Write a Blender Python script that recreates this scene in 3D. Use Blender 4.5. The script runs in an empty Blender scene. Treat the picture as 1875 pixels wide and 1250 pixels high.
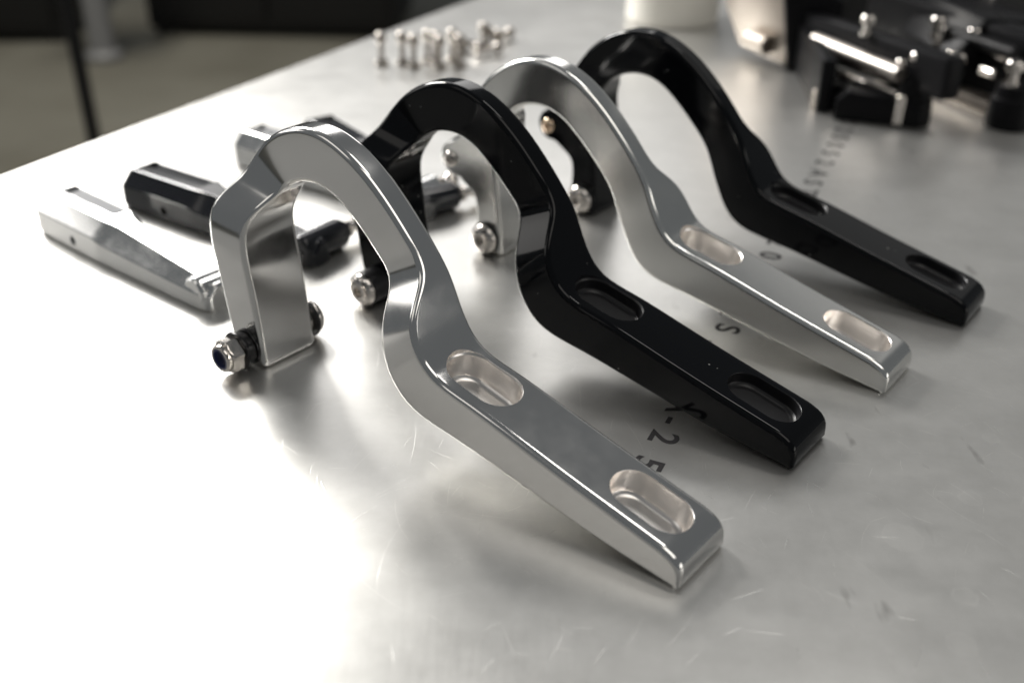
import bpy, bmesh, math, random
from mathutils import Vector, Matrix
R = math.radians
MM = 0.001
random.seed(7)
scene = bpy.context.scene
COL = scene.collection

# ---------------------------------------------------------------- camera
cam_data = bpy.data.cameras.new('camera')
cam = bpy.data.objects.new('camera', cam_data)
COL.objects.link(cam)
cam.location = (0, 0, 0.20689)
cam.rotation_euler = (R(90 - 30.0), R(0), R(0))
cam.rotation_euler = (Matrix.Rotation(R(90 - 30.0), 3, 'X') @ Matrix.Rotation(R(0.55), 3, 'Z')).to_euler()
cam_data.sensor_width = 36.0
cam_data.lens = 36.0 * 1907.6 / 1875.0
cam_data.clip_start = 0.02
cam_data.clip_end = 60
cam_data.dof.use_dof = True
cam_data.dof.focus_distance = 0.345
cam_data.dof.aperture_fstop = 6.8
scene.camera = cam

# ---------------------------------------------------------------- world + lamps
world = bpy.data.worlds.new('World')
scene.world = world
world.use_nodes = True
bg = world.node_tree.nodes['Background']
bg.inputs[0].default_value = (0.92, 0.97, 1.0, 1)
bg.inputs[1].default_value = 0.11


def area(name, loc, target, sx, sy, power, color):
    d = bpy.data.lights.new(name, 'AREA')
    d.shape = 'RECTANGLE'
    d.size, d.size_y = sx, sy
    d.energy = power
    d.color = color
    o = bpy.data.objects.new(name, d)
    COL.objects.link(o)
    o.location = loc
    v = Vector(target) - Vector(loc)
    o.rotation_euler = v.to_track_quat('-Z', 'Y').to_euler()
    return o


area('key_light', (-0.80, 1.40, 0.84), (0.0, 0.36, 0), 0.50, 0.42, 24, (1.0, 0.985, 0.965))
area('window_light', (-0.27, 2.15, 1.00), (0.05, 0.42, 0), 1.45, 0.60, 6, (1.0, 0.98, 0.96))
area('side_window_light', (-2.3, 1.45, 0.80), (0, 0.4, 0), 1.3, 0.7, 5, (1.0, 0.97, 0.93))
area('left_fill_light', (-1.9, -0.22, 1.95), (0, 0.35, 0), 1.3, 0.9, 2.6, (1.0, 0.955, 0.89))  # added fill, brightens the sheet mirrored in the hinge flanks
area('right_fill_light', (2.1, -0.55, 0.42), (0, 0.4, 0), 1.5, 0.5, 4, (1.0, 0.965, 0.91))  # unseen fill, added to lift the leg's inner face
area('back_fill_light', (1.5, 2.3, 1.15), (0.1, 0.4, 0), 1.5, 0.8, 0.8, (1.0, 0.975, 0.93))  # dim panel added in place of a lit back-right wall
area('front_fill_light', (0.68, 1.1, 2.0), (0.2, 0.3, 0), 0.6, 0.4, 5, (1.0, 0.97, 0.93))  # added to lift the lower right of the sheet
area('overhead_fill_light', (0.75, -0.35, 2.1), (0.15, 0.4, 0), 1.3, 1.3, 8, (1.0, 0.955, 0.89))  # broad fill put in behind the camera to light the bench sheet
area('floor_fill_light', (-1.6, 3.3, 2.4), (-1.4, 3.3, 0), 1.2, 0.4, 46, (1.0, 0.95, 0.84))  # extra lamp put in only to brighten the concrete floor

scene.view_settings.view_transform = 'Standard'
scene.view_settings.look = 'None'
scene.view_settings.exposure = 0.1
scene.view_settings.gamma = 1.0
scene.view_settings.use_curve_mapping = False
scene.render.engine = 'CYCLES'
scene.cycles.max_bounces = 10
scene.cycles.glossy_bounces = 8
scene.cycles.sample_clamp_indirect = 12


# ---------------------------------------------------------------- materials
def nodes_of(name):
    m = bpy.data.materials.new(name)
    m.use_nodes = True
    nt = m.node_tree
    return m, nt, nt.nodes['Principled BSDF']


def N(nt, kind, **kw):
    n = nt.nodes.new(kind)
    for k, v in kw.items():
        setattr(n, k, v)
    return n


def metal(name, col, rough, rvar=0.03, scale=300.0, bump=0.0, stretch=(1, 1, 1), aniso=0.0):
    m, nt, p = nodes_of(name)
    p.inputs['Base Color'].default_value = (*col, 1)
    p.inputs['Metallic'].default_value = 1.0
    tc = N(nt, 'ShaderNodeTexCoord')
    mp = N(nt, 'ShaderNodeMapping')
    mp.inputs['Scale'].default_value = stretch
    nz = N(nt, 'ShaderNodeTexNoise')
    nz.inputs['Scale'].default_value = scale
    nz.inputs['Detail'].default_value = 6
    nt.links.new(tc.outputs['Object'], mp.inputs[0])
    nt.links.new(mp.outputs[0], nz.inputs['Vector'])
    mr = N(nt, 'ShaderNodeMapRange')
    mr.inputs['From Min'].default_value = 0.3
    mr.inputs['From Max'].default_value = 0.7
    mr.inputs['To Min'].default_value = max(0.0, rough - rvar)
    mr.inputs['To Max'].default_value = rough + rvar
    nt.links.new(nz.outputs['Fac'], mr.inputs['Value'])
    n2 = N(nt, 'ShaderNodeTexNoise')
    n2.inputs['Scale'].default_value = 38
    n2.inputs['Detail'].default_value = 4
    n2.inputs['Distortion'].default_value = 0.6
    nt.links.new(tc.outputs['Object'], n2.inputs['Vector'])
    m2 = N(nt, 'ShaderNodeMapRange')
    m2.inputs['From Min'].default_value = 0.5
    m2.inputs['From Max'].default_value = 0.75
    m2.inputs['To Min'].default_value = 0.0
    m2.inputs['To Max'].default_value = rvar * 2.2
    nt.links.new(n2.outputs['Fac'], m2.inputs['Value'])
    ad = N(nt, 'ShaderNodeMath', operation='ADD')
    nt.links.new(mr.outputs[0], ad.inputs[0])
    nt.links.new(m2.outputs[0], ad.inputs[1])
    nt.links.new(ad.outputs[0], p.inputs['Roughness'])
    if bump:
        b = N(nt, 'ShaderNodeBump')
        b.inputs['Strength'].default_value = bump
        b.inputs['Distance'].default_value = 0.00005
        nt.links.new(nz.outputs['Fac'], b.inputs['Height'])
        nt.links.new(b.outputs[0], p.inputs['Normal'])
    return m


def gloss(name, col, rough, spec=0.5, dust=0.0):
    m, nt, p = nodes_of(name)
    p.inputs['Base Color'].default_value = (*col, 1)
    p.inputs['Roughness'].default_value = rough
    p.inputs['Specular IOR Level'].default_value = spec
    tc = N(nt, 'ShaderNodeTexCoord')
    nz = N(nt, 'ShaderNodeTexNoise')
    nz.inputs['Scale'].default_value = 120
    nz.inputs['Detail'].default_value = 5
    nt.links.new(tc.outputs['Object'], nz.inputs['Vector'])
    mr = N(nt, 'ShaderNodeMapRange')
    mr.inputs['To Min'].default_value = rough * 0.9
    mr.inputs['To Max'].default_value = rough * 1.15
    nt.links.new(nz.outputs['Fac'], mr.inputs['Value'])
    nt.links.new(mr.outputs[0], p.inputs['Roughness'])
    if dust:
        vo = N(nt, 'ShaderNodeTexVoronoi')
        vo.inputs['Scale'].default_value = 260
        nt.links.new(tc.outputs['Object'], vo.inputs['Vector'])
        lt = N(nt, 'ShaderNodeMath', operation='LESS_THAN')
        lt.inputs[1].default_value = 0.085
        nt.links.new(vo.outputs['Distance'], lt.inputs[0])
        n2 = N(nt, 'ShaderNodeTexNoise')
        n2.inputs['Scale'].default_value = 45
        nt.links.new(tc.outputs['Object'], n2.inputs['Vector'])
        gt = N(nt, 'ShaderNodeMath', operation='GREATER_THAN')
        gt.inputs[1].default_value = 0.60
        nt.links.new(n2.outputs['Fac'], gt.inputs[0])
        mu = N(nt, 'ShaderNodeMath', operation='MULTIPLY')
        nt.links.new(lt.outputs[0], mu.inputs[0])
        nt.links.new(gt.outputs[0], mu.inputs[1])
        mx = N(nt, 'ShaderNodeMix', data_type='RGBA')
        mx.inputs['A'].default_value = (*col, 1)
        mx.inputs['B'].default_value = (dust, dust, dust * 0.95, 1)
        nt.links.new(mu.outputs[0], mx.inputs['Factor'])
        nt.links.new(mx.outputs['Result'], p.inputs['Base Color'])
    return m


M_POL = metal('polished_aluminium', (0.86, 0.85, 0.835), 0.115, 0.018, 140, bump=0.03)
M_POCKET = metal('machined_aluminium', (0.94, 0.91, 0.88), 0.30, 0.0, 400)
M_POCKET.node_tree.nodes['Principled BSDF'].inputs['Metallic'].default_value = 1.0
M_BLACK = gloss('black_anodised', (0.0022, 0.0026, 0.0036), 0.07, 0.26, dust=0.25)
M_BLACKPOCKET = gloss('black_pocket', (0.011, 0.011, 0.0125), 0.36, 0.45)  # made lighter than the arms' black to offset shade inside the slots
M_SATIN = metal('satin_aluminium', (0.90, 0.895, 0.87), 0.17, 0.02, 140, bump=0.03)
M_BLACKSAT = gloss('black_satin', (0.008, 0.008, 0.009), 0.30, 0.4)
M_BLACKBR = gloss('black_bracket', (0.006, 0.006, 0.007), 0.38, 0.12)
M_STEEL = metal('stainless_steel', (0.72, 0.68, 0.64), 0.13, 0.04, 500)
M_NYLON = gloss('blue_nylon', (0.02, 0.03, 0.10), 0.4)
M_BRASS = metal('warm_steel', (0.78, 0.60, 0.44), 0.22, 0.03)
M_BARSIL = metal('bar_aluminium', (0.87, 0.87, 0.86), 0.17, 0.04, 250)
M_POCKET2 = gloss('milled_recess', (0.20, 0.205, 0.215), 0.6, 0.3)
M_BRKSIL = metal('bracket_silver', (0.33, 0.295, 0.26), 0.42, 0.05)
M_ROD = metal('satin_rod', (0.42, 0.39, 0.36), 0.36, 0.04)
M_CUP = gloss('white_plastic', (0.88, 0.85, 0.77), 0.35)
M_INK = gloss('black_ink', (0.03, 0.028, 0.03), 0.55, 0.3)
M_DARK = gloss('dark_cabinet_paint', (0.012, 0.012, 0.013), 0.5)
M_GREY = gloss('grey_paint', (0.35, 0.35, 0.36), 0.4)


def table_material():
    m, nt, p = nodes_of('bench_sheet_aluminium')
    L = nt.links.new
    tc = N(nt, 'ShaderNodeTexCoord')
    obj = tc.outputs['Object']

    def noise(scale, detail=4, rot=0.0, stretch=(1, 1, 1), rough=0.5):
        mp = N(nt, 'ShaderNodeMapping')
        mp.inputs['Rotation'].default_value = (0, 0, rot)
        mp.inputs['Scale'].default_value = stretch
        L(obj, mp.inputs[0])
        nz = N(nt, 'ShaderNodeTexNoise')
        nz.inputs['Scale'].default_value = scale
        nz.inputs['Detail'].default_value = detail
        nz.inputs['Roughness'].default_value = rough
        L(mp.outputs[0], nz.inputs['Vector'])
        return nz.outputs['Fac']

    def math2(op, a, b):
        n = N(nt, 'ShaderNodeMath', operation=op)
        for i, v in enumerate((a, b)):
            if isinstance(v, (int, float)):
                n.inputs[i].default_value = v
            else:
                L(v, n.inputs[i])
        return n.outputs[0]

    def rng(v, a, b, c, d):
        n = N(nt, 'ShaderNodeMapRange')
        n.inputs['From Min'].default_value = a
        n.inputs['From Max'].default_value = b
        n.inputs['To Min'].default_value = c
        n.inputs['To Max'].default_value = d
        L(v, n.inputs['Value'])
        return n.outputs[0]

    # scratches: one short stroke per random cell, each at its own angle
    scr = None
    for (sc, hl, hw, off, amp, keep) in [(11, 0.36, 0.0009, 0.0, 0.28, 0.65), (26, 0.34, 0.0026, 3.1, 0.5, 0.5), (48, 0.33, 0.0042, 7.7, 0.55, 0.45),
                                         (85, 0.30, 0.010, 1.3, 0.6, 0.4), (17, 0.4, 0.0013, 12.9, 0.3, 0.6)]:
        mp = N(nt, 'ShaderNodeMapping')
        mp.inputs['Location'].default_value = (off, off * 1.7, 0)
        mp.inputs['Scale'].default_value = (sc, sc, sc)
        L(obj, mp.inputs[0])
        vo = N(nt, 'ShaderNodeTexVoronoi', voronoi_dimensions='2D')
        vo.inputs['Scale'].default_value = 1.0
        L(mp.outputs[0], vo.inputs['Vector'])
        sb = N(nt, 'ShaderNodeVectorMath', operation='SUBTRACT')
        L(mp.outputs[0], sb.inputs[0])
        L(vo.outputs['Position'], sb.inputs[1])
        sep = N(nt, 'ShaderNodeSeparateColor')
        L(vo.outputs['Color'], sep.inputs[0])
        rot = N(nt, 'ShaderNodeVectorRotate', rotation_type='Z_AXIS')
        L(sb.outputs[0], rot.inputs['Vector'])
        L(math2('MULTIPLY', sep.outputs[0], 6.283), rot.inputs['Angle'])
        xyz = N(nt, 'ShaderNodeSeparateXYZ')
        L(rot.outputs[0], xyz.inputs[0])
        bend = math2('MULTIPLY', math2('MULTIPLY', xyz.outputs[0], xyz.outputs[0]), math2('SUBTRACT', sep.outputs[2], 0.5))
        dy = math2('ABSOLUTE', math2('SUBTRACT', xyz.outputs[1], bend), 0)
        dx = math2('ABSOLUTE', xyz.outputs[0], 0)
        line = math2('MULTIPLY', rng(dy, 0.0, hw, 1.0, 0.0), rng(dx, hl * 0.5, hl, 1.0, 0.0))
        g = math2('GREATER_THAN', sep.outputs[1], keep)
        s1 = math2('MULTIPLY', math2('MULTIPLY', line, g), amp)
        scr = s1 if scr is None else math2('MAXIMUM', scr, s1)
    # water spots and rings
    ring = None
    for (x, y, r) in [(0.146, 0.262, .0035), (0.166, 0.258, .0052), (0.118, 0.243, .0060), (0.191, 0.270, .0030),
                      (0.128, 0.218, .0034), (0.165, 0.295, .0028), (0.12, 0.20, .004), (-0.02, 0.26, .005), (0.21, 0.31, .006)]:
        cx = N(nt, 'ShaderNodeVectorMath', operation='DISTANCE')
        wob = N(nt, 'ShaderNodeVectorMath', operation='ADD')
        nz = N(nt, 'ShaderNodeTexNoise')
        nz.inputs['Scale'].default_value = 220
        L(obj, nz.inputs['Vector'])
        sc = N(nt, 'ShaderNodeVectorMath', operation='SCALE')
        sc.inputs['Scale'].default_value = 0.004
        L(nz.outputs['Color'], sc.inputs[0])
        L(obj, wob.inputs[0])
        L(sc.outputs[0], wob.inputs[1])
        L(wob.outputs[0], cx.inputs[0])
        cx.inputs[1].default_value = (x + .002, y + .002, 0.002)
        e = math2('ABSOLUTE', math2('SUBTRACT', cx.outputs['Value'], r), 0)
        a = rng(e, 0.0001, 0.0005, 0.25, 0.0)
        fill = rng(cx.outputs['Value'], r * 0.9, r, 0.1, 0.0)
        a = math2('MAXIMUM', a, fill)
        ring = a if ring is None else math2('MAXIMUM', ring, a)
    cloud = noise(9, 6, 0, (1, 1, 1), 0.62)
    cloud2 = noise(34, 5, 0.4, (1, 1.6, 1), 0.6)
    fine = noise(900, 3, 0.75, (1, 0.06, 1), 0.6)
    speck = noise(160, 4, 0.2, (1, 1, 1), 0.7)
    # roughness
    r0 = rng(cloud, 0.3, 0.7, 0.31, 0.36)
    r1 = math2('ADD', r0, rng(cloud2, 0.35, 0.65, -0.012, 0.014))
    r2 = math2('ADD', r1, rng(fine, 0.3, 0.7, -0.01, 0.01))
    r3 = math2('ADD', r2, math2('MULTIPLY', ring, 0.10))
    r4 = math2('ADD', r3, math2('MULTIPLY', scr, -0.12))
    L(r4, p.inputs['Roughness'])
    # colour: slightly warm oxidised aluminium with smudges
    cr = N(nt, 'ShaderNodeValToRGB')
    cr.color_ramp.elements[0].position = 0.25
    cr.color_ramp.elements[0].color = (0.58, 0.575, 0.555, 1)
    cr.color_ramp.elements[1].position = 0.75
    cr.color_ramp.elements[1].color = (0.70, 0.695, 0.675, 1)
    mixv = math2('ADD', math2('MULTIPLY', cloud2, 0.6), math2('MULTIPLY', speck, 0.4))
    L(mixv, cr.inputs[0])
    mx = N(nt, 'ShaderNodeMix', data_type='RGBA')
    L(cr.outputs[0], mx.inputs['A'])
    mx.inputs['B'].default_value = (1.0, 0.99, 0.95, 1)
    L(math2('ADD', math2('MULTIPLY', scr, 1.0), math2('MULTIPLY', ring, 0.3)), mx.inputs['Factor'])
    # dark marks (graphite rubs)
    mk = math2('MULTIPLY', rng(noise(95, 3, 0.3, (1, .35, 1)), 0.66, 0.72, 0, 1), rng(noise(11, 2), 0.52, 0.6, 0, 1))
    mx2 = N(nt, 'ShaderNodeMix', data_type='RGBA')
    L(mx.outputs['Result'], mx2.inputs['A'])
    mx2.inputs['B'].default_value = (0.28, 0.27, 0.26, 1)
    L(math2('MULTIPLY', mk, 0.55), mx2.inputs['Factor'])
    L(mx2.outputs['Result'], p.inputs['Base Color'])
    p.inputs['Metallic'].default_value = 0.84
    p.inputs['Specular IOR Level'].default_value = 0.5
    b = N(nt, 'ShaderNodeBump')
    b.inputs['Strength'].default_value = 0.25
    b.inputs['Distance'].default_value = 0.0002
    h = math2('ADD', math2('MULTIPLY', scr, 0.5), math2('ADD', math2('MULTIPLY', cloud2, 0.12), math2('MULTIPLY', fine, 0.02)))
    L(h, b.inputs['Height'])
    L(b.outputs[0], p.inputs['Normal'])
    return m


M_TABLE = table_material()


def floor_material():
    m, nt, p = nodes_of('concrete_floor')
    tc = N(nt, 'ShaderNodeTexCoord')
    nz = N(nt, 'ShaderNodeTexNoise')
    nz.inputs['Scale'].default_value = 2.2
    nz.inputs['Detail'].default_value = 6
    nt.links.new(tc.outputs['Object'], nz.inputs['Vector'])
    cr = N(nt, 'ShaderNodeValToRGB')
    cr.color_ramp.elements[0].position = 0.3
    cr.color_ramp.elements[0].color = (0.21, 0.20, 0.165, 1)
    cr.color_ramp.elements[1].position = 0.7
    cr.color_ramp.elements[1].color = (0.29, 0.28, 0.24, 1)
    nt.links.new(nz.outputs['Fac'], cr.inputs[0])
    nt.links.new(cr.outputs[0], p.inputs['Base Color'])
    p.inputs['Roughness'].default_value = 0.6
    return m


M_FLOOR = floor_material()


# ---------------------------------------------------------------- mesh helpers
def link(name, me, mat=None, parent=None, loc=None, rot=None):
    o = bpy.data.objects.new(name, me)
    COL.objects.link(o)
    if mat is not None and me is not None and len(me.materials) == 0:
        me.materials.append(mat)
    if parent is not None:
        o.parent = parent
    if loc is not None:
        o.location = loc
    if rot is not None:
        o.rotation_euler = rot
    return o


def thing(name, label, cat, loc=(0, 0, 0), rotz=0.0, group=None):
    o = bpy.data.objects.new(name, None)
    COL.objects.link(o)
    o.empty_display_size = 0.02
    o.location = loc
    o.rotation_euler = (0, 0, rotz)
    o['label'] = label
    o['category'] = cat
    if group:
        o['group'] = group
    return o


def tag(o, label, cat, group=None):
    o['label'] = label
    o['category'] = cat
    if group:
        o['group'] = group


def mesh_from(bm, name, sharp=35.0, smooth=True):
    bmesh.ops.remove_doubles(bm, verts=bm.verts, dist=1e-7)
    bmesh.ops.recalc_face_normals(bm, faces=bm.faces)
    me = bpy.data.meshes.new(name)
    bm.to_mesh(me)
    bm.free()
    if smooth:
        me.polygons.foreach_set('use_smooth', [True] * len(me.polygons))
        me.set_sharp_from_angle(angle=R(sharp))
    return me


def wn(o):
    w = o.modifiers.new('weighted_normals', 'WEIGHTED_NORMAL')
    w.keep_sharp = True
    w.weight = 100
    return o


def lathe(profile, seg=40, name='lathe', sharp=30):
    """profile: list of (axial, radius); axis = local +Y"""
    bm = bmesh.new()
    rings = []
    for (a, r) in profile:
        if r < 1e-7:
            rings.append([bm.verts.new((0, a, 0))])
        else:
            rings.append([bm.verts.new((r * math.cos(2 * math.pi * k / seg), a, r * math.sin(2 * math.pi * k / seg))) for k in range(seg)])
    for A, B in zip(rings[:-1], rings[1:]):
        for k in range(seg):
            k2 = (k + 1) % seg
            if len(A) == 1 and len(B) == 1:
                continue
            if len(A) == 1:
                bm.faces.new((A[0], B[k], B[k2]))
            elif len(B) == 1:
                bm.faces.new((A[k], B[0], A[k2]))
            else:
                bm.faces.new((A[k], B[k], B[k2], A[k2]))
    return mesh_from(bm, name, sharp)


def arc(a0, r0, a1, r1, n=8, bulge='out'):
    pts = []
    for k in range(n + 1):
        t = k / n * math.pi / 2
        if bulge == 'out':
            pts.append((a0 + (a1 - a0) * math.sin(t), r1 + (r0 - r1) * math.cos(t)))
        else:
            pts.append((a0 + (a1 - a0) * (1 - math.cos(t)), r0 + (r1 - r0) * math.sin(t)))
    return pts


def washer(r, h, ri=2.0, b=0.5, name='washer'):
    p = [(0, ri), (0, r - b), (b * 0.3, r - b * 0.3), (b, r), (h - b, r), (h - b * 0.3, r - b * 0.3), (h, r - b), (h, ri), (0, ri)]
    return lathe([(a * MM, x * MM) for a, x in p], 48, name)


def hexprism(af, h, name, ch=0.8, hole=None, depth=0):
    """hex along +Y with chamfered corners (intersection of hex and cone done by ring shaping)"""
    bm = bmesh.new()
    seg = 48
    ap = af / 2
    rc = ap / math.cos(math.pi / 6)

    def rad(k):
        th = 2 * math.pi * k / seg
        d = (th % (math.pi / 3)) - math.pi / 6
        return ap / math.cos(d)
    levels = []
    for (y, lim) in [(0, ap - 0.2), (0, ap * 0.995), (ch * .5, ap + (rc - ap) * 0.5), (ch, rc), (h - ch, rc), (h - ch * .5, ap + (rc - ap) * .5), (h, ap * 0.995)]:
        levels.append([bm.verts.new((min(rad(k), lim) * MM * math.cos(2 * math.pi * k / seg), y * MM, min(rad(k), lim) * MM * math.sin(2 * math.pi * k / seg))) for k in range(seg)])
    inner = []
    if hole:
        for (y, r) in [(h, hole + .4), (h - .4, hole), (h - depth, hole)]:
            inner.append([bm.verts.new((r * MM * math.cos(2 * math.pi * k / seg), y * MM, r * MM * math.sin(2 * math.pi * k / seg))) for k in range(seg)])
    allr = levels + inner
    for A, B in zip(allr[:-1], allr[1:]):
        for k in range(seg):
            k2 = (k + 1) % seg
            try:
                bm.faces.new((A[k], B[k], B[k2], A[k2]))
            except ValueError:
                pass
    bm.faces.new(allr[-1])
    bm.faces.new(levels[0])
    return mesh_from(bm, name, 25)


def box_mesh(sx, sy, sz, b=0.0, name='box', origin=(0, 0, 0), seg=2):
    bm = bmesh.new()
    bmesh.ops.create_cube(bm, size=1.0)
    for v in bm.verts:
        v.co = Vector((v.co.x * sx + origin[0], v.co.y * sy + origin[1], v.co.z * sz + origin[2]))
    if b:
        bmesh.ops.bevel(bm, geom=list(bm.edges), offset=b, segments=seg, profile=0.5, affect='EDGES')
    return mesh_from(bm, name, 40)


def prism_mesh(pts, h, b=0.0, name='prism', axis='Y', seg=2):
    """outline pts (x,z) extruded along +Y by h, metres"""
    bm = bmesh.new()
    A = [bm.verts.new((x, 0, z)) for x, z in pts]
    B = [bm.verts.new((x, h, z)) for x, z in pts]
    n = len(pts)
    bm.faces.new(A)
    bm.faces.new(B)
    for k in range(n):
        bm.faces.new((A[k], A[(k + 1) % n], B[(k + 1) % n], B[k]))
    bmesh.ops.recalc_face_normals(bm, faces=bm.faces)
    if b:
        ed = [e for e in bm.edges if len(e.link_faces) == 2 and e.calc_face_angle() > 0.6]
        bmesh.ops.bevel(bm, geom=ed, offset=b, segments=seg, profile=0.5, affect='EDGES')
    return mesh_from(bm, name, 35)


# ---------------------------------------------------------------- bench top and surroundings
e0, e1 = Vector((-0.2782, 0.5323)), Vector((-0.0418, 0.9835))
ed = (e1 - e0).normalized()
far = e0 + ed * 1.10
near = e0 - ed * 1.10
en = Vector((ed.y, -ed.x))
outline = [near, far, far + en * 1.25, near + en * 1.25]
bm = bmesh.new()
top = [bm.verts.new((p.x, p.y, 0)) for p in outline]
bot = [bm.verts.new((p.x, p.y, -0.004)) for p in outline]
bm.faces.new(top)
bm.faces.new(bot[::-1])
for k in range(4):
    bm.faces.new((top[k], bot[k], bot[(k + 1) % 4], top[(k + 1) % 4]))
edges = [e for e in bm.edges if abs(e.verts[0].co.z - e.verts[1].co.z) < 1e-6 and e.verts[0].co.z > -0.001]
bmesh.ops.bevel(bm, geom=edges, offset=0.0012, segments=3, profile=0.5, affect='EDGES')
table = wn(link('workbench_top', mesh_from(bm, 'workbench_top'), M_TABLE))
table['kind'] = 'structure'

bm = bmesh.new()
vs = [bm.verts.new(p) for p in ((-9, -3, -0.9), (9, -3, -0.9), (9, 12, -0.9), (-9, 12, -0.9))]
bm.faces.new(vs)
fl = link('floor', mesh_from(bm, 'floor'), M_FLOOR)
fl['kind'] = 'structure'

# ink marking printed on the sheet: one mesh per character
P0 = Vector((0.1999, 0.6160))
DIR = Vector((-0.417, -0.909)).normalized()
glyph_cache = {}


def letter(ch, y, size=0.0140, off=0.0):
    if ch not in glyph_cache:
        cu = bpy.data.curves.new('printed_letter', 'FONT')
        cu.body = ch
        cu.size = 1.0
        cu.align_x = 'CENTER'
        cu.align_y = 'CENTER'
        cu.offset = 0.018
        cu.resolution_u = 6
        tmp = bpy.data.objects.new('tmp', cu)
        COL.objects.link(tmp)
        dg = bpy.context.evaluated_depsgraph_get()
        me = bpy.data.meshes.new_from_object(tmp.evaluated_get(dg))
        bpy.data.objects.remove(tmp)
        me.materials.clear()
        me.materials.append(M_INK)
        glyph_cache[ch] = me
    t = (P0.y - y) / -DIR.y
    p = P0 + DIR * t
    ang = math.atan2(DIR.y, DIR.x)
    o = link('printed_letter', glyph_cache[ch], None, table, (p.x + off, p.y, 0.00008), (0, 0, ang))
    o.scale = (size * 1.1, size, 1)
    return o


for ch, y in [('3', .637), ('2', .623), ('5', .609), ('0', .595), ('5', .581), ('2', .565), ('A', .548), ('S', .534), ('T', .520), ('M', .506),
              ('B', .479), ('2', .455), ('0', .4405), ('9', .426), ('Q', .399), ('Q', .385), ('S', .3705), ('.', .358), ('A', .313), ('-', .3035),
              ('2', .2935), ('5', .2785), ('0', .266)]:
    letter(ch, y)

# ---------------------------------------------------------------- hook hinges
UO = [(-2.39, 10.27), (17.71, 14.97), (37.83, 19.5), (57.8, 24.52), (77.69, 29.7), (92.44, 31.83), (99.81, 39.36), (104.58, 50.22), (106.97, 55.77),
      (112.03, 62.63), (122.65, 74.7), (137.9, 88.25), (157.71, 96.28), (176.59, 92.47), (191.28, 81.74), (198.08, 69.68), (204.04, 64.63),
      (206.4, 57.72), (204.49, 43.27), (202.49, 28.79), (200.26, 14.37), (197.95, 0.0)]
UI = [(-0.05, 0.0), (21.32, 1.79), (42.6, 5.32), (63.97, 9.25), (85.46, 13.07), (105.94, 14.96), (114.65, 26.66), (120.73, 40.91), (123.55, 47.72),
      (128.45, 54.28), (137.2, 62.7), (147.08, 71.59), (157.21, 75.81), (168.09, 74.78), (175.62, 71.01), (178.88, 67.2), (181.41, 63.61),
      (186.95, 56.37), (184.99, 42.52), (183.24, 28.52), (182.02, 14.39), (181.14, 0.0)]
T = 25.4
LUG_C = (210.6, 41.2)
LUG_R = 7.4


def bspline(P, s):
    n = len(P)
    i = min(int(s), n - 2)
    t = s - i
    g = lambda k: Vector(P[k]) if 0 <= k < n else (2 * Vector(P[0]) - Vector(P[1]) if k < 0 else 2 * Vector(P[-1]) - Vector(P[-2]))
    a, b, c, d = g(i - 1), g(i), g(i + 1), g(i + 2)
    return ((1 - t) ** 3 * a + (3 * t ** 3 - 6 * t * t + 4) * b + (-3 * t ** 3 + 3 * t * t + 3 * t + 1) * c + t ** 3 * d) / 6


def ramp(s, a, b, k=0.27):
    x = (s - a) / (b - a)
    f = lambda y: 0.0 if y < -k else (y if y > k else (y + k) ** 2 / (4 * k))
    return f(x) - f(x - 1)


def smooth_poly(pts, it=3):
    pts = [Vector(p) for p in pts]
    for _ in range(it):
        q = [pts[0]]
        for a, b in zip(pts[:-1], pts[1:]):
            q += [a * .75 + b * .25, a * .25 + b * .75]
        q.append(pts[-1])
        pts = q
    return pts


def sample(pts, t):
    L = [0]
    for a, b in zip(pts[:-1], pts[1:]):
        L.append(L[-1] + (b - a).length)
    d = t * L[-1]
    for i in range(len(pts) - 1):
        if L[i + 1] >= d:
            return pts[i].lerp(pts[i + 1], (d - L[i]) / max(1e-9, L[i + 1] - L[i]))
    return pts[-1]


# contour of the lugged (flat) flank from station 14 on
lug = []
for k in range(13):
    th = R(78 - k * 15.5)
    lug.append((LUG_C[0] + LUG_R * math.cos(th), LUG_C[1] + LUG_R * math.sin(th)))
_o14 = bspline(UO, 14.0)
FLANK = smooth_poly([_o14, bspline(UO, 14.5), bspline(UO, 15.0), (201.2, 61.5), (204.5, 54.5), (208.5, 49.6)] + lug +
                    [(203.5, 30.8), (198.8, 28.2), (196.6, 23.5), (196.6, 16), (197.0, 8), (197.4, 0.0)], 2)


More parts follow.
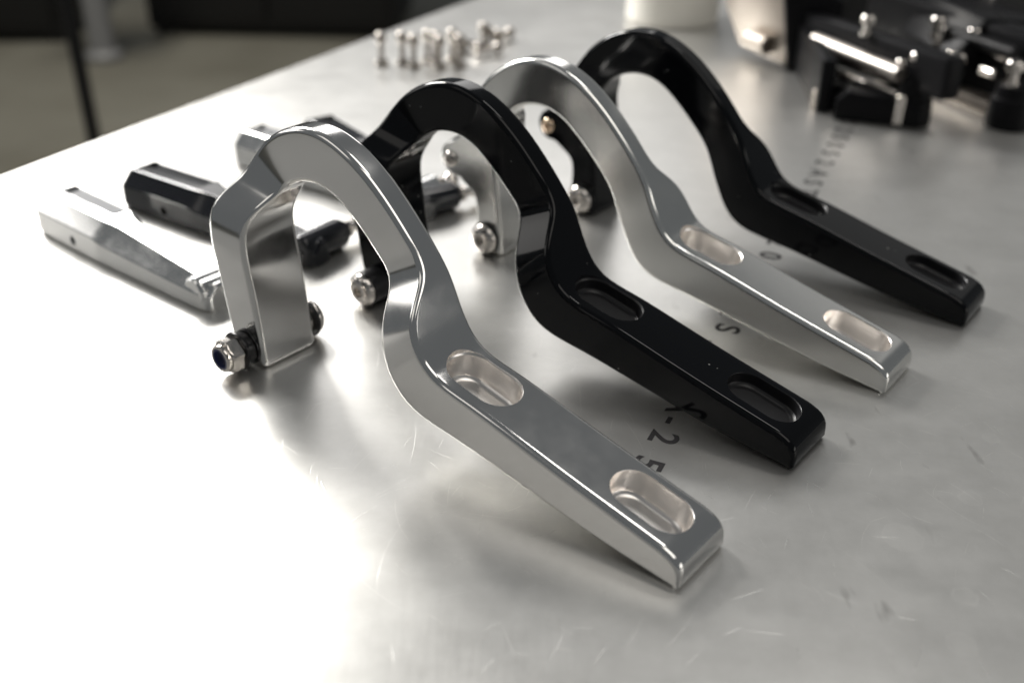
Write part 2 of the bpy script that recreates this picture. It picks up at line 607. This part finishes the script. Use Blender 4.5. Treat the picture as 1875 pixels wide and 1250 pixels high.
def hinge_stations():
    """list of (stepped-side outer, flat-side outer, inner, inset of stepped side)"""
    S = []
    # rounded tip, fanned round the lower corner
    a = bspline(UO, 0.42)
    tip = [(-0.95, 1.6), (-1.1, 3.2), (-1.15, 5.0), (-0.9, 6.8), (-0.1, 8.5), (1.2, 9.9), (2.9, 11.0), (4.8, 11.75)]
    inn = [(0.9, 0.05), (1.5, 0.08), (2.3, 0.13), (3.2, 0.2), (4.2, 0.28), (5.4, 0.38), (6.6, 0.48), (7.9, 0.6)]
    for o, i in zip(tip, inn):
        S.append((Vector(o), Vector(o), Vector(i), 0.0))
    s = 0.42
    st = []
    while s < 21.0 - 1e-6:
        st.append(s)
        s += 0.09 if (5.5 < s < 9.6 or 12.8 < s < 18.2) else 0.14
    st.append(21.0)
    for s in st:
        o = bspline(UO, s)
        i = bspline(UI, s)
        d = 15.1 * (ramp(s, 6.39, 8.6) - ramp(s, 14.3, 17.2))
        f = o if s < 14 else sample(FLANK, (s - 14) / 7.0)
        S.append((o, f, i, d))
    # rounded foot
    o, f, i, d = S[-1]
    S.pop()
    out = S
    rr = 2.6
    for k in range(6):
        t = k / 5 * math.pi / 2
        ins = rr * (1 - math.cos(t))
        v = rr * (1 - math.sin(t))
        out.append((Vector((o.x + v * .15 - ins, v)), Vector((f.x - ins, v)), Vector((i.x + ins, v)), ins))
    out = [q for q in out if q[2].y >= 0]
    return out


STN = [q for q in hinge_stations()]
# drop stations that would dip under the rounded foot
cut = max(k for k, q in enumerate(STN[:-6]) if q[2].y > 2.9)
STN = STN[:cut + 1] + STN[-6:]


def hinge_mesh(mirror, mat, pocket_mat):
    """mirror False: stepped flank faces the camera side (w=0); True: flat flank at w=0"""
    bm = bmesh.new()
    NS = 6
    rings = []
    for idx, (o, f, i, d) in enumerate(STN):
        foot_in = d if idx >= len(STN) - 6 else 0.0
        w_step = d
        w_flat = T - foot_in
        A = Vector((o.x, w_step, o.y))
        B = Vector((f.x, w_flat, f.y))
        C = Vector((i.x, w_flat, i.y))
        D = Vector((i.x, w_step, i.y))
        q = [A, B, C, D]
        r = min(2.1, 0.42 * min((A - D).length, (B - C).length))
        ring = []
        for k in range(4):
            P, nx, pv = q[k], q[(k + 1) % 4], q[k - 1]
            a = (nx - P).normalized()
            b = (pv - P).normalized()
            for j in range(NS + 1):
                ph = j / NS * math.pi / 2
                ring.append(P + a * (r * (1 - math.sin(math.pi / 2 - ph))) + b * (r * (1 - math.cos(math.pi / 2 - ph))) if False else
                            P + b * (r * (1 - math.sin(ph))) + a * (r * (1 - math.cos(ph))))
        vv = []
        for p in ring:
            w = p.y
            if mirror:
                w = T - w
            vv.append(bm.verts.new((p.x * MM, -w * MM, p.z * MM)))
        rings.append(vv)
    n = len(rings[0])
    for A, B in zip(rings[:-1], rings[1:]):
        for k in range(n):
            bm.faces.new((A[k], A[(k + 1) % n], B[(k + 1) % n], B[k]))
    bm.faces.new(rings[0])
    bm.faces.new(rings[-1])
    me = mesh_from(bm, 'hinge_body', smooth=False)
    me.materials.append(mat)
    tmp = bpy.data.objects.new('tmp', me)
    COL.objects.link(tmp)
    # slot cutters, square to the sloping top of the arm
    tdir = Vector((40.1, 0, 9.55)).normalized()
    ndir = Vector((-tdir.z, 0, tdir.x))
    cutters = []
    for (cu, cv) in ((82.6, 30.1), (17.9, 14.95)):
        cb = bmesh.new()
        hl, hw, dep = 13.4, 7.9, (5.0 if pocket_mat is M_BLACKPOCKET else 10.0)
        lev = []
        for (h, g) in ((5, 0.55), (0.35, 0.55), (-0.15, 0.12), (-0.5, 0), (-dep + 2.0, 0), (-dep + 1.1, -0.2), (-dep + .4, -.8), (-dep + .1, -1.5), (-dep, -2.2)):
            ring = []
            for side in (1, -1):
                for k in range(25):
                    th = -math.pi / 2 + math.pi * k / 24
                    x = side * (hl - hw) + side * (hw + g) * math.cos(th)
                    y = side * (hw + g) * math.sin(th)
                    p = Vector((cu, 0, cv)) + tdir * x + ndir * h
                    w = 13.2 + y
                    if mirror:
                        w = 13.6 + y
                    ring.append(cb.verts.new((p.x * MM, -w * MM, p.z * MM)))
            lev.append(ring)
        m = len(lev[0])
        for A, B in zip(lev[:-1], lev[1:]):
            for k in range(m):
                cb.faces.new((A[k], A[(k + 1) % m], B[(k + 1) % m], B[k]))
        cb.faces.new(lev[0])
        cb.faces.new(lev[-1])
        cm = mesh_from(cb, 'cutter', smooth=False)
        cm.materials.append(pocket_mat)
        co = bpy.data.objects.new('cutter', cm)
        COL.objects.link(co)
        cutters.append(co)
        md = tmp.modifiers.new('b', 'BOOLEAN')
        md.operation = 'DIFFERENCE'
        md.solver = 'EXACT'
        md.material_mode = 'TRANSFER'
        md.object = co
    dg = bpy.context.evaluated_depsgraph_get()
    me2 = bpy.data.meshes.new_from_object(tmp.evaluated_get(dg), preserve_all_data_layers=True, depsgraph=dg)
    for o in cutters + [tmp]:
        bpy.data.objects.remove(o)
    me2.polygons.foreach_set('use_smooth', [True] * len(me2.polygons))
    me2.set_sharp_from_angle(angle=R(28))
    return me2


ME_WASHER = washer(7.6, 1.6)
ME_THIN = washer(7.0, 1.0, b=.3, name='thin_washer')
ME_BUSH = washer(6.3, 4.6, b=.4, name='bushing')
ME_BUSHL = washer(7.4, 9.0, b=.6, name='long_bushing')
ME_SPACER = washer(5.4, 3.0, b=.4, name='spacer')
ME_NUT = hexprism(12.0, 5.6, 'nut')
ME_COLLAR = lathe([(a * MM, r * MM) for a, r in [(0, 5.5)] + arc(1.4, 5.5, 2.6, 4.9, 5) + [(2.6, 4.35), (2.3, 4.15), (1.2, 4.1)]], 48, 'nut_collar')
ME_INSERT = lathe([(a * MM, r * MM) for a, r in [(0, 4.15), (1.5, 4.15), (1.5, 3.5), (0.2, 3.4), (-0.6, 3.3), (-0.6, 0)]], 40, 'nylon_insert')
btn = [(0, 3), (0, 6.9), (0.5, 7.1)] + [(0.5 + 3.3 * math.sin(t), 2.6 + 4.5 * math.cos(t)) for t in [k / 8 * math.pi / 2 for k in range(1, 9)]] + [(3.6, 2.3), (1.4, 2.25), (1.2, 0)]
ME_BUTTON = lathe([(a * MM, r * MM) for a, r in btn], 48, 'button_head')
ME_SCREW = lathe([(a * MM, r * MM) for a, r in [(0, 3.6), (0.4, 3.7)] + [(0.4 + 1.9 * math.sin(t), 1.4 + 2.3 * math.cos(t)) for t in [k / 6 * math.pi / 2 for k in range(1, 7)]] + [(2.1, 1.2), (1.1, 1.1), (1.0, 0)]], 32, 'screw_head')
BOLT = (189.4, 7.9)


def stack(parent, near, items, at=BOLT):
    """parts along the bolt axis, outward from a flank"""
    w = 0.0 if near else T
    off = 0.0
    for (name, me, mat, ln) in items:
        loc = Vector((at[0], -(w - off) if near else -(w + off), at[1])) * MM
        o = link(name, me, None, parent, loc, (0, 0, 0) if near else (math.pi, 0, 0))
        o.rotation_euler.rotate_axis('Y', R(17))
        if len(me.materials) == 0:
            me.materials.append(mat)
        o.material_slots[0].link = 'OBJECT'
        o.material_slots[0].material = mat
        wn(o)
        off += ln


BODY = {}
HINGES = [
    dict(x=46.59, y=218.9, a=140.43, mir=False, mat=M_POL, pk=M_POCKET,
         label='polished silver hook-shaped hinge arm with hex lock nut on its foot, beside the black slab-sided one with printed A-2 at its flank'),
    dict(x=91.31, y=275.25, a=141.23, mir=False, mat=M_BLACK, pk=M_BLACKPOCKET,
         label='gloss black hook-shaped hinge arm standing between the two polished silver ones'),
    dict(x=135.8, y=321.71, a=141.31, mir=True, mat=M_SATIN, pk=M_POCKET,
         label='polished silver hook-shaped hinge arm standing between the two black ones'),
    dict(x=183.9, y=373.12, a=142.25, mir=True, mat=M_BLACK, pk=M_BLACKPOCKET,
         label='gloss black hook-shaped hinge arm nearest the black bracket assemblies'),
]
HINGES[0]['label'] = 'polished silver hook-shaped hinge arm with hex lock nut, only one black arm beside it'
roots = []
for k, h in enumerate(HINGES):
    root = thing('hook_hinge', h['label'], 'hinge', (h['x'] * MM, h['y'] * MM, 0), R(h['a']), 'hook-shaped hinge arms in a row')
    roots.append(root)
    me = hinge_mesh(h['mir'], h['mat'], h['pk'])
    wn(link('body', me, None, root))
# foot hardware
stack(roots[0], True, [('washer', ME_THIN, M_BLACKSAT, 1.0), ('bushing', ME_BUSH, M_BLACKSAT, 3.2), ('washer', ME_WASHER, M_BLACKSAT, 1.6),
                       ('lock_nut', ME_NUT, M_STEEL, 5.0)])
for o in [c for c in roots[0].children if c.name.startswith('lock_nut')]:
    c = link('collar', ME_COLLAR, M_STEEL, o, (0, 0, 0))
    c.location = (0, 0.0050, 0)
    c = link('nylon_insert', ME_INSERT, M_NYLON, o, (0, 0, 0))
    c.location = (0, 0.0060, 0)
stack(roots[0], False, [('spacer', ME_SPACER, M_STEEL, 2.6), ('washer', ME_WASHER, M_BLACKSAT, 1.6), ('bolt_head', ME_BUTTON, M_STEEL, 3)])
stack(roots[0], False, [('screw_head', ME_SCREW, M_STEEL, 2)], LUG_C)
stack(roots[1], True, [('bushing', ME_BUSHL, M_BLACKSAT, 9.0), ('bolt_head', ME_BUTTON, M_STEEL, 3)])
stack(roots[1], False, [('washer', ME_WASHER, M_BLACKSAT, 1.6), ('bolt_head', ME_BUTTON, M_STEEL, 3)])
stack(roots[1], False, [('screw_head', ME_SCREW, M_STEEL, 2)], LUG_C)
stack(roots[2], True, [('washer', ME_WASHER, M_BLACKSAT, 1.6), ('bolt_head', ME_BUTTON, M_STEEL, 3)])
stack(roots[2], True, [('screw_head', ME_SCREW, M_STEEL, 2)], LUG_C)
stack(roots[3], True, [('washer', ME_WASHER, M_BLACKSAT, 1.6), ('bolt_head', ME_BUTTON, M_STEEL, 3)])
stack(roots[3], True, [('screw_head', ME_SCREW, M_BRASS, 2)], LUG_C)


# ---------------------------------------------------------------- strut bars lying behind the hinges
def bar_section(w0, w1, h, c1, c2):
    # (y across, z up): near flank at y=-w0, far flank at y=w1
    return [(-w0 + 1.2, 0), (-w0, 1.2), (-w0, h - c1), (-w0 + c2, h), (w1 - c2 * .6, h), (w1, h - c1), (w1, 1.2), (w1 - 1.2, 0)]


def bar_body():
    bm = bmesh.new()
    st = [(0, 9.0, 11.5, 15.5, 5.0, 5.0), (0.8, 10.3, 13.4, 17.2, 6.0, 6.0), (2.2, 10.9, 14.6, 18.2, 6.4, 6.6), (4.5, 11, 15, 18.5, 6.5, 7),
          (50, 11, 15, 18.5, 6.5, 7), (56, 10.8, 13, 18.2, 7.4, 7.6), (62, 10.5, 11.4, 17.8, 7.6, 7.8), (120, 8.4, 6.0, 12.8, 4.8, 5.6),
          (125, 8.0, 5.8, 12.4, 4.6, 5.4), (128.4, 6.8, 5.2, 11.6, 4.2, 4.8), (130.2, 4.6, 3.6, 10, 3.4, 3.4)]
    rings = []
    for (x, w0, w1, h, c1, c2) in st:
        rings.append([bm.verts.new((x * MM, y * MM, z * MM)) for y, z in bar_section(w0, w1, h, c1, c2)])
    n = 8
    for A, B in zip(rings[:-1], rings[1:]):
        for k in range(n):
            bm.faces.new((A[k], A[(k + 1) % n], B[(k + 1) % n], B[k]))
    bm.faces.new(rings[0])
    bm.faces.new(rings[-1])
    bmesh.ops.recalc_face_normals(bm, faces=bm.faces)
    ed = [e for e in bm.edges if len(e.link_faces) == 2 and e.calc_face_angle() > 0.35]
    bmesh.ops.bevel(bm, geom=ed, offset=0.0006, segments=2, profile=0.5, affect='EDGES')
    me = mesh_from(bm, 'bar_body', smooth=False)
    tmp = bpy.data.objects.new('tmp', me)
    COL.objects.link(tmp)
    me.materials.append(M_BARSIL)
    cm = box_mesh(46 * MM, 16 * MM, 5 * MM, 0.0012, 'cut', (27 * MM, 10.5 * MM, 19.2 * MM))
    cm.materials.append(M_POCKET2)
    hole = lathe([(-14 * MM, 0), (-14 * MM, 2.3 * MM), (-7 * MM, 2.3 * MM), (-7 * MM, 0)], 24)
    hole.materials.append(M_POCKET2)
    cos = []
    for m, loc in ((cm, (0, 0, 0)), (hole, (33 * MM, 0, 5.4 * MM))):
        c = bpy.data.objects.new('cut', m)
        COL.objects.link(c)
        c.location = loc
        cos.append(c)
        md = tmp.modifiers.new('b', 'BOOLEAN')
        md.operation = 'DIFFERENCE'
        md.solver = 'EXACT'
        md.material_mode = 'TRANSFER'
        md.object = c
    bpy.context.view_layer.update()
    dg = bpy.context.evaluated_depsgraph_get()
    me2 = bpy.data.meshes.new_from_object(tmp.evaluated_get(dg), preserve_all_data_layers=True, depsgraph=dg)
    for o in cos + [tmp]:
        bpy.data.objects.remove(o)
    me2.polygons.foreach_set('use_smooth', [True] * len(me2.polygons))
    me2.set_sharp_from_angle(angle=R(24))
    return me2


ME_BAR = bar_body()
ME_BARREL = lathe([(a * MM, r * MM) for a, r in [(-3.5, 0), (-3.5, 5.6), (-2.6, 6.6), (-1.5, 7.0), (22, 7.0), (23.2, 6.5), (23.6, 5.6), (23.6, 4.6), (25.0, 4.4), (25.0, 0)]], 40, 'barrel')
ME_STUD = lathe([(a * MM, r * MM) for a, r in [(0, 0), (0, 4.2), (2.4, 4.2), (2.5, 2.4), (6, 2.2), (6.6, 2.6)] +
                 [(10 - 4.4 * math.cos(t), 4.4 * math.sin(t)) for t in [0.65 + k / 12 * (math.pi - 0.65) for k in range(13)]]], 36, 'ball_stud')


def strut(x, y, ang, dark, label):
    root = thing('strut_bar', label, 'strut bar', (x * MM, y * MM, 0), R(ang), 'strut bars lying behind the hinge arms')
    b = link('body', ME_BAR, None, root)
    if dark:
        for s in b.material_slots:
            s.link = 'OBJECT'
            s.material = M_BLACKSAT2
    wn(b)
    br = wn(link('barrel', ME_BARREL, M_BARSIL, root, (122 * MM, -4 * MM, 7.05 * MM)))
    br.material_slots[0].link = 'OBJECT'
    br.material_slots[0].material = M_BLACKSAT2 if dark else M_BARSIL
    link('ball_stud', ME_STUD, M_STEEL, root, (122 * MM, 22.5 * MM, 7.05 * MM))
    return root


M_BLACKSAT2 = gloss('black_anodised_bar', (0.008, 0.009, 0.012), 0.14, 0.6)
strut(-221, 467.5, -40.0, False, 'silver faceted strut bar with milled top recess lying outermost, beside bench edge')
strut(-192, 501, -35.0, True, 'black faceted strut bar lying between the two silver strut bars')
strut(-150, 562, -37.0, False, 'silver strut bar mostly hidden behind the hex-nut hinge arm, between two black bars')
strut(-116, 583, -55.0, True, 'black strut bar lying closest to the loose ball studs')

# ---------------------------------------------------------------- loose ball studs
ME_LSTUD = lathe([(a * MM, r * MM) for a, r in [(0, 0), (0, 4.6), (0.5, 5.0), (3.2, 5.0), (3.8, 4.4), (3.9, 2.1), (7, 2.0), (15.5, 1.9), (16.2, 2.2)] +
                  [(19.8 - 4.4 * math.cos(t), 4.4 * math.sin(t)) for t in [0.6 + k / 12 * (math.pi - 0.6) for k in range(13)]]], 28, 'ball_stud')
M_STUD = metal('stud_steel', (0.46, 0.425, 0.39), 0.22, 0.05, 500)
first = None
UP = [(-97, 760), (-82, 762), (-64, 768), (-73, 754), (-54, 752), (-46, 772), (-58, 764), (-40, 756)]
for k, (x, y) in enumerate(UP):
    o = link('ball_stud', ME_LSTUD, M_STUD, None, (x * MM, y * MM, 0), (R(90), 0, R(37 * k)))
    tag(o, 'small stainless ball stud standing upright with the loose group on the bench', 'ball stud', 'upright loose ball studs')
for k, (x, y, rz) in enumerate([(-40, 792, 20), (-30, 782, -60), (-20, 800, 75), (-14, 822, -30), (-22, 836, 10)]):
    o = link('ball_stud', ME_LSTUD, M_STUD, None, (x * MM, y * MM, 6.4 * MM), (R(-3), 0, R(rz)))
    tag(o, 'stainless ball stud lying on its side at the end of the loose group', 'ball stud', 'fallen loose ball studs')

# ---------------------------------------------------------------- white tub
cup = lathe([(a * MM, r * MM) for a, r in [(0, 0), (0, 37), (1.5, 39), (60, 40), (62, 42), (66, 42), (66, 40), (4, 37), (4, 0)]], 64, 'tub')
o = link('plastic_tub', cup, M_CUP, None, (0.1345, 0.915, 0), (R(90), 0, 0))
tag(o, 'white round plastic tub standing behind the hinge arms at the back', 'tub')


# ---------------------------------------------------------------- black bracket assemblies
def rod(parent, name, a, b, r, mat, seg=24):
    a, b = Vector(a), Vector(b)
    L = (b - a).length
    me = lathe([(0, 0), (0, r * .85), (r * .15, r), (L - r * .15, r), (L, r * .85), (L, 0)], seg, name)
    o = link(name, me, mat, parent, a)
    o.rotation_euler = (b - a).to_track_quat('Y', 'Z').to_euler()
    return wn(o)


def capbolt(parent, loc, s=1.0):
    me = lathe([(a * MM * s, r * MM * s) for a, r in [(0, 0), (0, 4), (2.5, 4), (2.5, 2.6), (8, 2.6), (8, 4.4), (8.6, 4.8), (12, 4.8), (12.8, 4.2), (12.8, 0)]], 20, 'cap_bolt')
    return link('cap_bolt', me, M_STEEL, parent, loc, (R(90), 0, 0))


br = thing('hinge_bracket', 'black hinge bracket with beige silver end plate and bright round rod across it', 'bracket', (0.19, 0.66, 0))


def W(x, y, z, o=(0.19, 0.66)):
    return ((x * MM - o[0]), (y * MM - o[1]), z * MM)


# end plate: tall silver plate with a hole
pl = prism_mesh([(-0.0, 0.006), (0.052, 0.002), (0.058, 0.034), (0.04, 0.085), (-0.03, 0.085), (-0.036, 0.05)], 0.006, 0.0012, 'end_plate')
o = link('end_plate', pl, M_BRKSIL, br, W(172, 806, 0), (0, 0, R(-62)))
rod(br, 'plate_bolt', W(176, 792, 14), W(186, 770, 14), 0.007, M_BRKSIL)
me = prism_mesh([(0, 0.0), (0.03, 0.0), (0.034, 0.05), (0.012, 0.062), (-0.01, 0.06)], 0.022, 0.002, 'end_block')
link('end_block', me, M_BLACKBR, br, W(197, 752, 0), (0, 0, R(-8)))
me = box_mesh(0.014, 0.165, 0.026, 0.003, 'side_rail')
link('side_rail', me, M_BLACKBR, br, W(232, 690, 32), (R(-2), 0, R(20)))
me = box_mesh(0.010, 0.100, 0.034, 0.002, 'side_plate', (0, 0, 0.017))
link('side_plate', me, M_BLACKBR, br, W(203, 706, 0), (0, 0, R(-5)))
me = prism_mesh([(-0.026, 0), (0.026, 0), (0.026, 0.010), (0.016, 0.017), (-0.02, 0.019), (-0.026, 0.012)], 0.030, 0.0015, 'foot_plate')
link('foot_plate', me, M_BLACKBR, br, W(226, 634, 0), (0, 0, R(-20)))
boss = lathe([(a * MM, r * MM) for a, r in [(0, 0), (0, 15), (3, 15.5), (9, 15), (10, 13), (16, 12), (17, 0)]], 32, 'boss')
link('boss', boss, M_BLACKBR, br, W(217, 672, 0), (R(90), 0, 0))
rod(br, 'tie_rod', W(206, 706, 18), W(240, 642, 16), 0.0022, M_ROD)
rod(br, 'inner_bar', W(214, 716, 24), W(246, 648, 24), 0.006, M_BLACKBR)
rod(br, 'cross_rod', W(205, 720, 31), W(237, 636, 31), 0.0052, M_ROD)
rod(br, 'lower_rod', W(206, 690, 10), W(238, 640, 10), 0.004, M_BLACKBR)
post = lathe([(a * MM, r * MM) for a, r in [(0, 0), (0, 12), (4, 12.5), (15, 11.5), (16, 10.4), (28, 10), (30, 7), (32, 6.6), (32, 0)]], 32, 'pivot_post')
link('pivot_post', post, M_BLACKBR, br, W(249, 640, 0), (R(90), 0, 0))
rod(br, 'pivot_pin', W(238, 630, 2), W(238, 630, 20), 0.003, M_STEEL)
rod(br, 'spacer_pin', W(197, 664, 0), W(197, 664, 13), 0.004, M_BRKSIL)
capbolt(br, W(247, 640, 31))
capbolt(br, W(241, 648, 27), .8)
capbolt(br, W(226, 680, 44))
capbolt(br, W(206, 716, 20), .8)
tag(br, br['label'], 'bracket')

b2 = thing('hinge_bracket', 'black hinge bracket crowded with chrome bolts and long silver base bar', 'bracket', (0.29, 0.68, 0))
W2 = lambda x, y, z: W(x, y, z, (0.29, 0.68))
link('base_bar', box_mesh(0.016, 0.13, 0.010, 0.0015, 'base_bar', (0, 0, 0.005)), M_BRKSIL, b2, W2(292, 690, 0), (0, 0, R(22)))
link('side_rail', box_mesh(0.022, 0.16, 0.034, 0.003, 'side_rail'), M_BLACKBR, b2, W2(300, 730, 34), (0, 0, R(20)))
me = prism_mesh([(-0.03, 0), (0.04, 0), (0.046, 0.03), (0.03, 0.05), (-0.018, 0.054), (-0.036, 0.03)], 0.07, 0.002, 'base_block')
link('base_block', me, M_BLACKBR, b2, W2(322, 690, 0), (0, 0, R(12)))
post2 = lathe([(a * MM, r * MM) for a, r in [(0, 0), (0, 13), (4, 13.5), (18, 12.5), (19, 11), (26, 10.6), (27, 0)]], 32, 'pivot_post')
link('pivot_post', post2, M_BLACKBR, b2, W2(308, 634, 0), (R(90), 0, 0))
rod(b2, 'cross_rod', W2(286, 720, 40), W2(312, 652, 40), 0.0045, M_BLACKBR)
capbolt(b2, W2(304, 632, 26), 1.2)
capbolt(b2, W2(275, 690, 40), 1.1)
capbolt(b2, W2(284, 706, 32))
capbolt(b2, W2(300, 690, 34))
capbolt(b2, W2(316, 700, 40))
capbolt(b2, W2(286, 672, 22))
capbolt(b2, W2(338, 770, 42))
for (x, y, z) in ((286, 690, 30), (300, 668, 26), (310, 676, 34)):
    rod(b2, 'pin', W2(x, y, z), W2(x + 4, y - 10, z), 0.003, M_STEEL)

b3 = thing('equipment_case', 'plain black equipment case behind the black brackets', 'case', (0.36, 0.93, 0), R(8))
link('shell', box_mesh(0.26, 0.14, 0.09, 0.006, 'shell', (0, 0, 0.045)), M_DARK, b3)
link('lid', box_mesh(0.264, 0.144, 0.02, 0.004, 'lid', (0, 0, 0.1005)), M_DARK, b3)

# ---------------------------------------------------------------- workshop behind the bench
def cabinet(loc, rz, sx, sy, sz, label, legs):
    root = thing('cabinet', label, 'cabinet', loc, rz)
    link('carcass', box_mesh(sx, sy, sz, 0.01, 'carcass', (0, 0, 0.03 + sz / 2)), M_DARK, root)
    for s in (-1, 1):
        link('door', box_mesh(sx * .47, 0.02, sz * .94, 0.004, 'door', (s * sx * .243, -sy / 2 - .012, .04 + sz / 2)), M_DARK, root)
        for t in (-1, 1):
            link('foot', box_mesh(.06, .06, .03, .004, 'foot', (s * (sx / 2 - .05), t * (sy / 2 - .05), .015)), M_DARK, root)
    return root


cabinet((-2.72, 4.62, -0.9), R(3), 1.7, 0.6, 1.1, 'dark cabinet left of the black pole', None)
cabinet((-1.02, 4.78, -0.9), R(-3), 1.05, 0.6, 1.1, 'dark cabinet right of the black pole', None)
gl = thing('machine_leg_stand', 'pale grey round machine leg standing just behind the black pole', 'machine leg', (-1.62, 4.12, -0.9))
link('leg', lathe([(0, 0), (0, .07), (.02, .075), (.04, .05), (.9, .045), (.9, 0)], 32, 'leg'), M_GREY, gl, None, (R(90), 0, 0))
link('plate', box_mesh(.3, .3, .03, .004, 'plate', (0, 0, .915)), M_DARK, gl)
pol = thing('floor_stand', 'slim black pole stand rising from floor behind the bench edge', 'stand', (-0.83, 1.98, -0.9))
link('pole', lathe([(0, 0), (0, .014), (1.6, .013), (1.6, 0)], 24, 'pole'), M_BLACKSAT, pol, None, (R(90), 0, 0))
link('base', lathe([(0, 0), (0, .16), (.012, .165), (.025, .15), (.03, .02), (.03, 0)], 40, 'base'), M_BLACKSAT, pol, (0, 0, 0), (R(90), 0, 0))
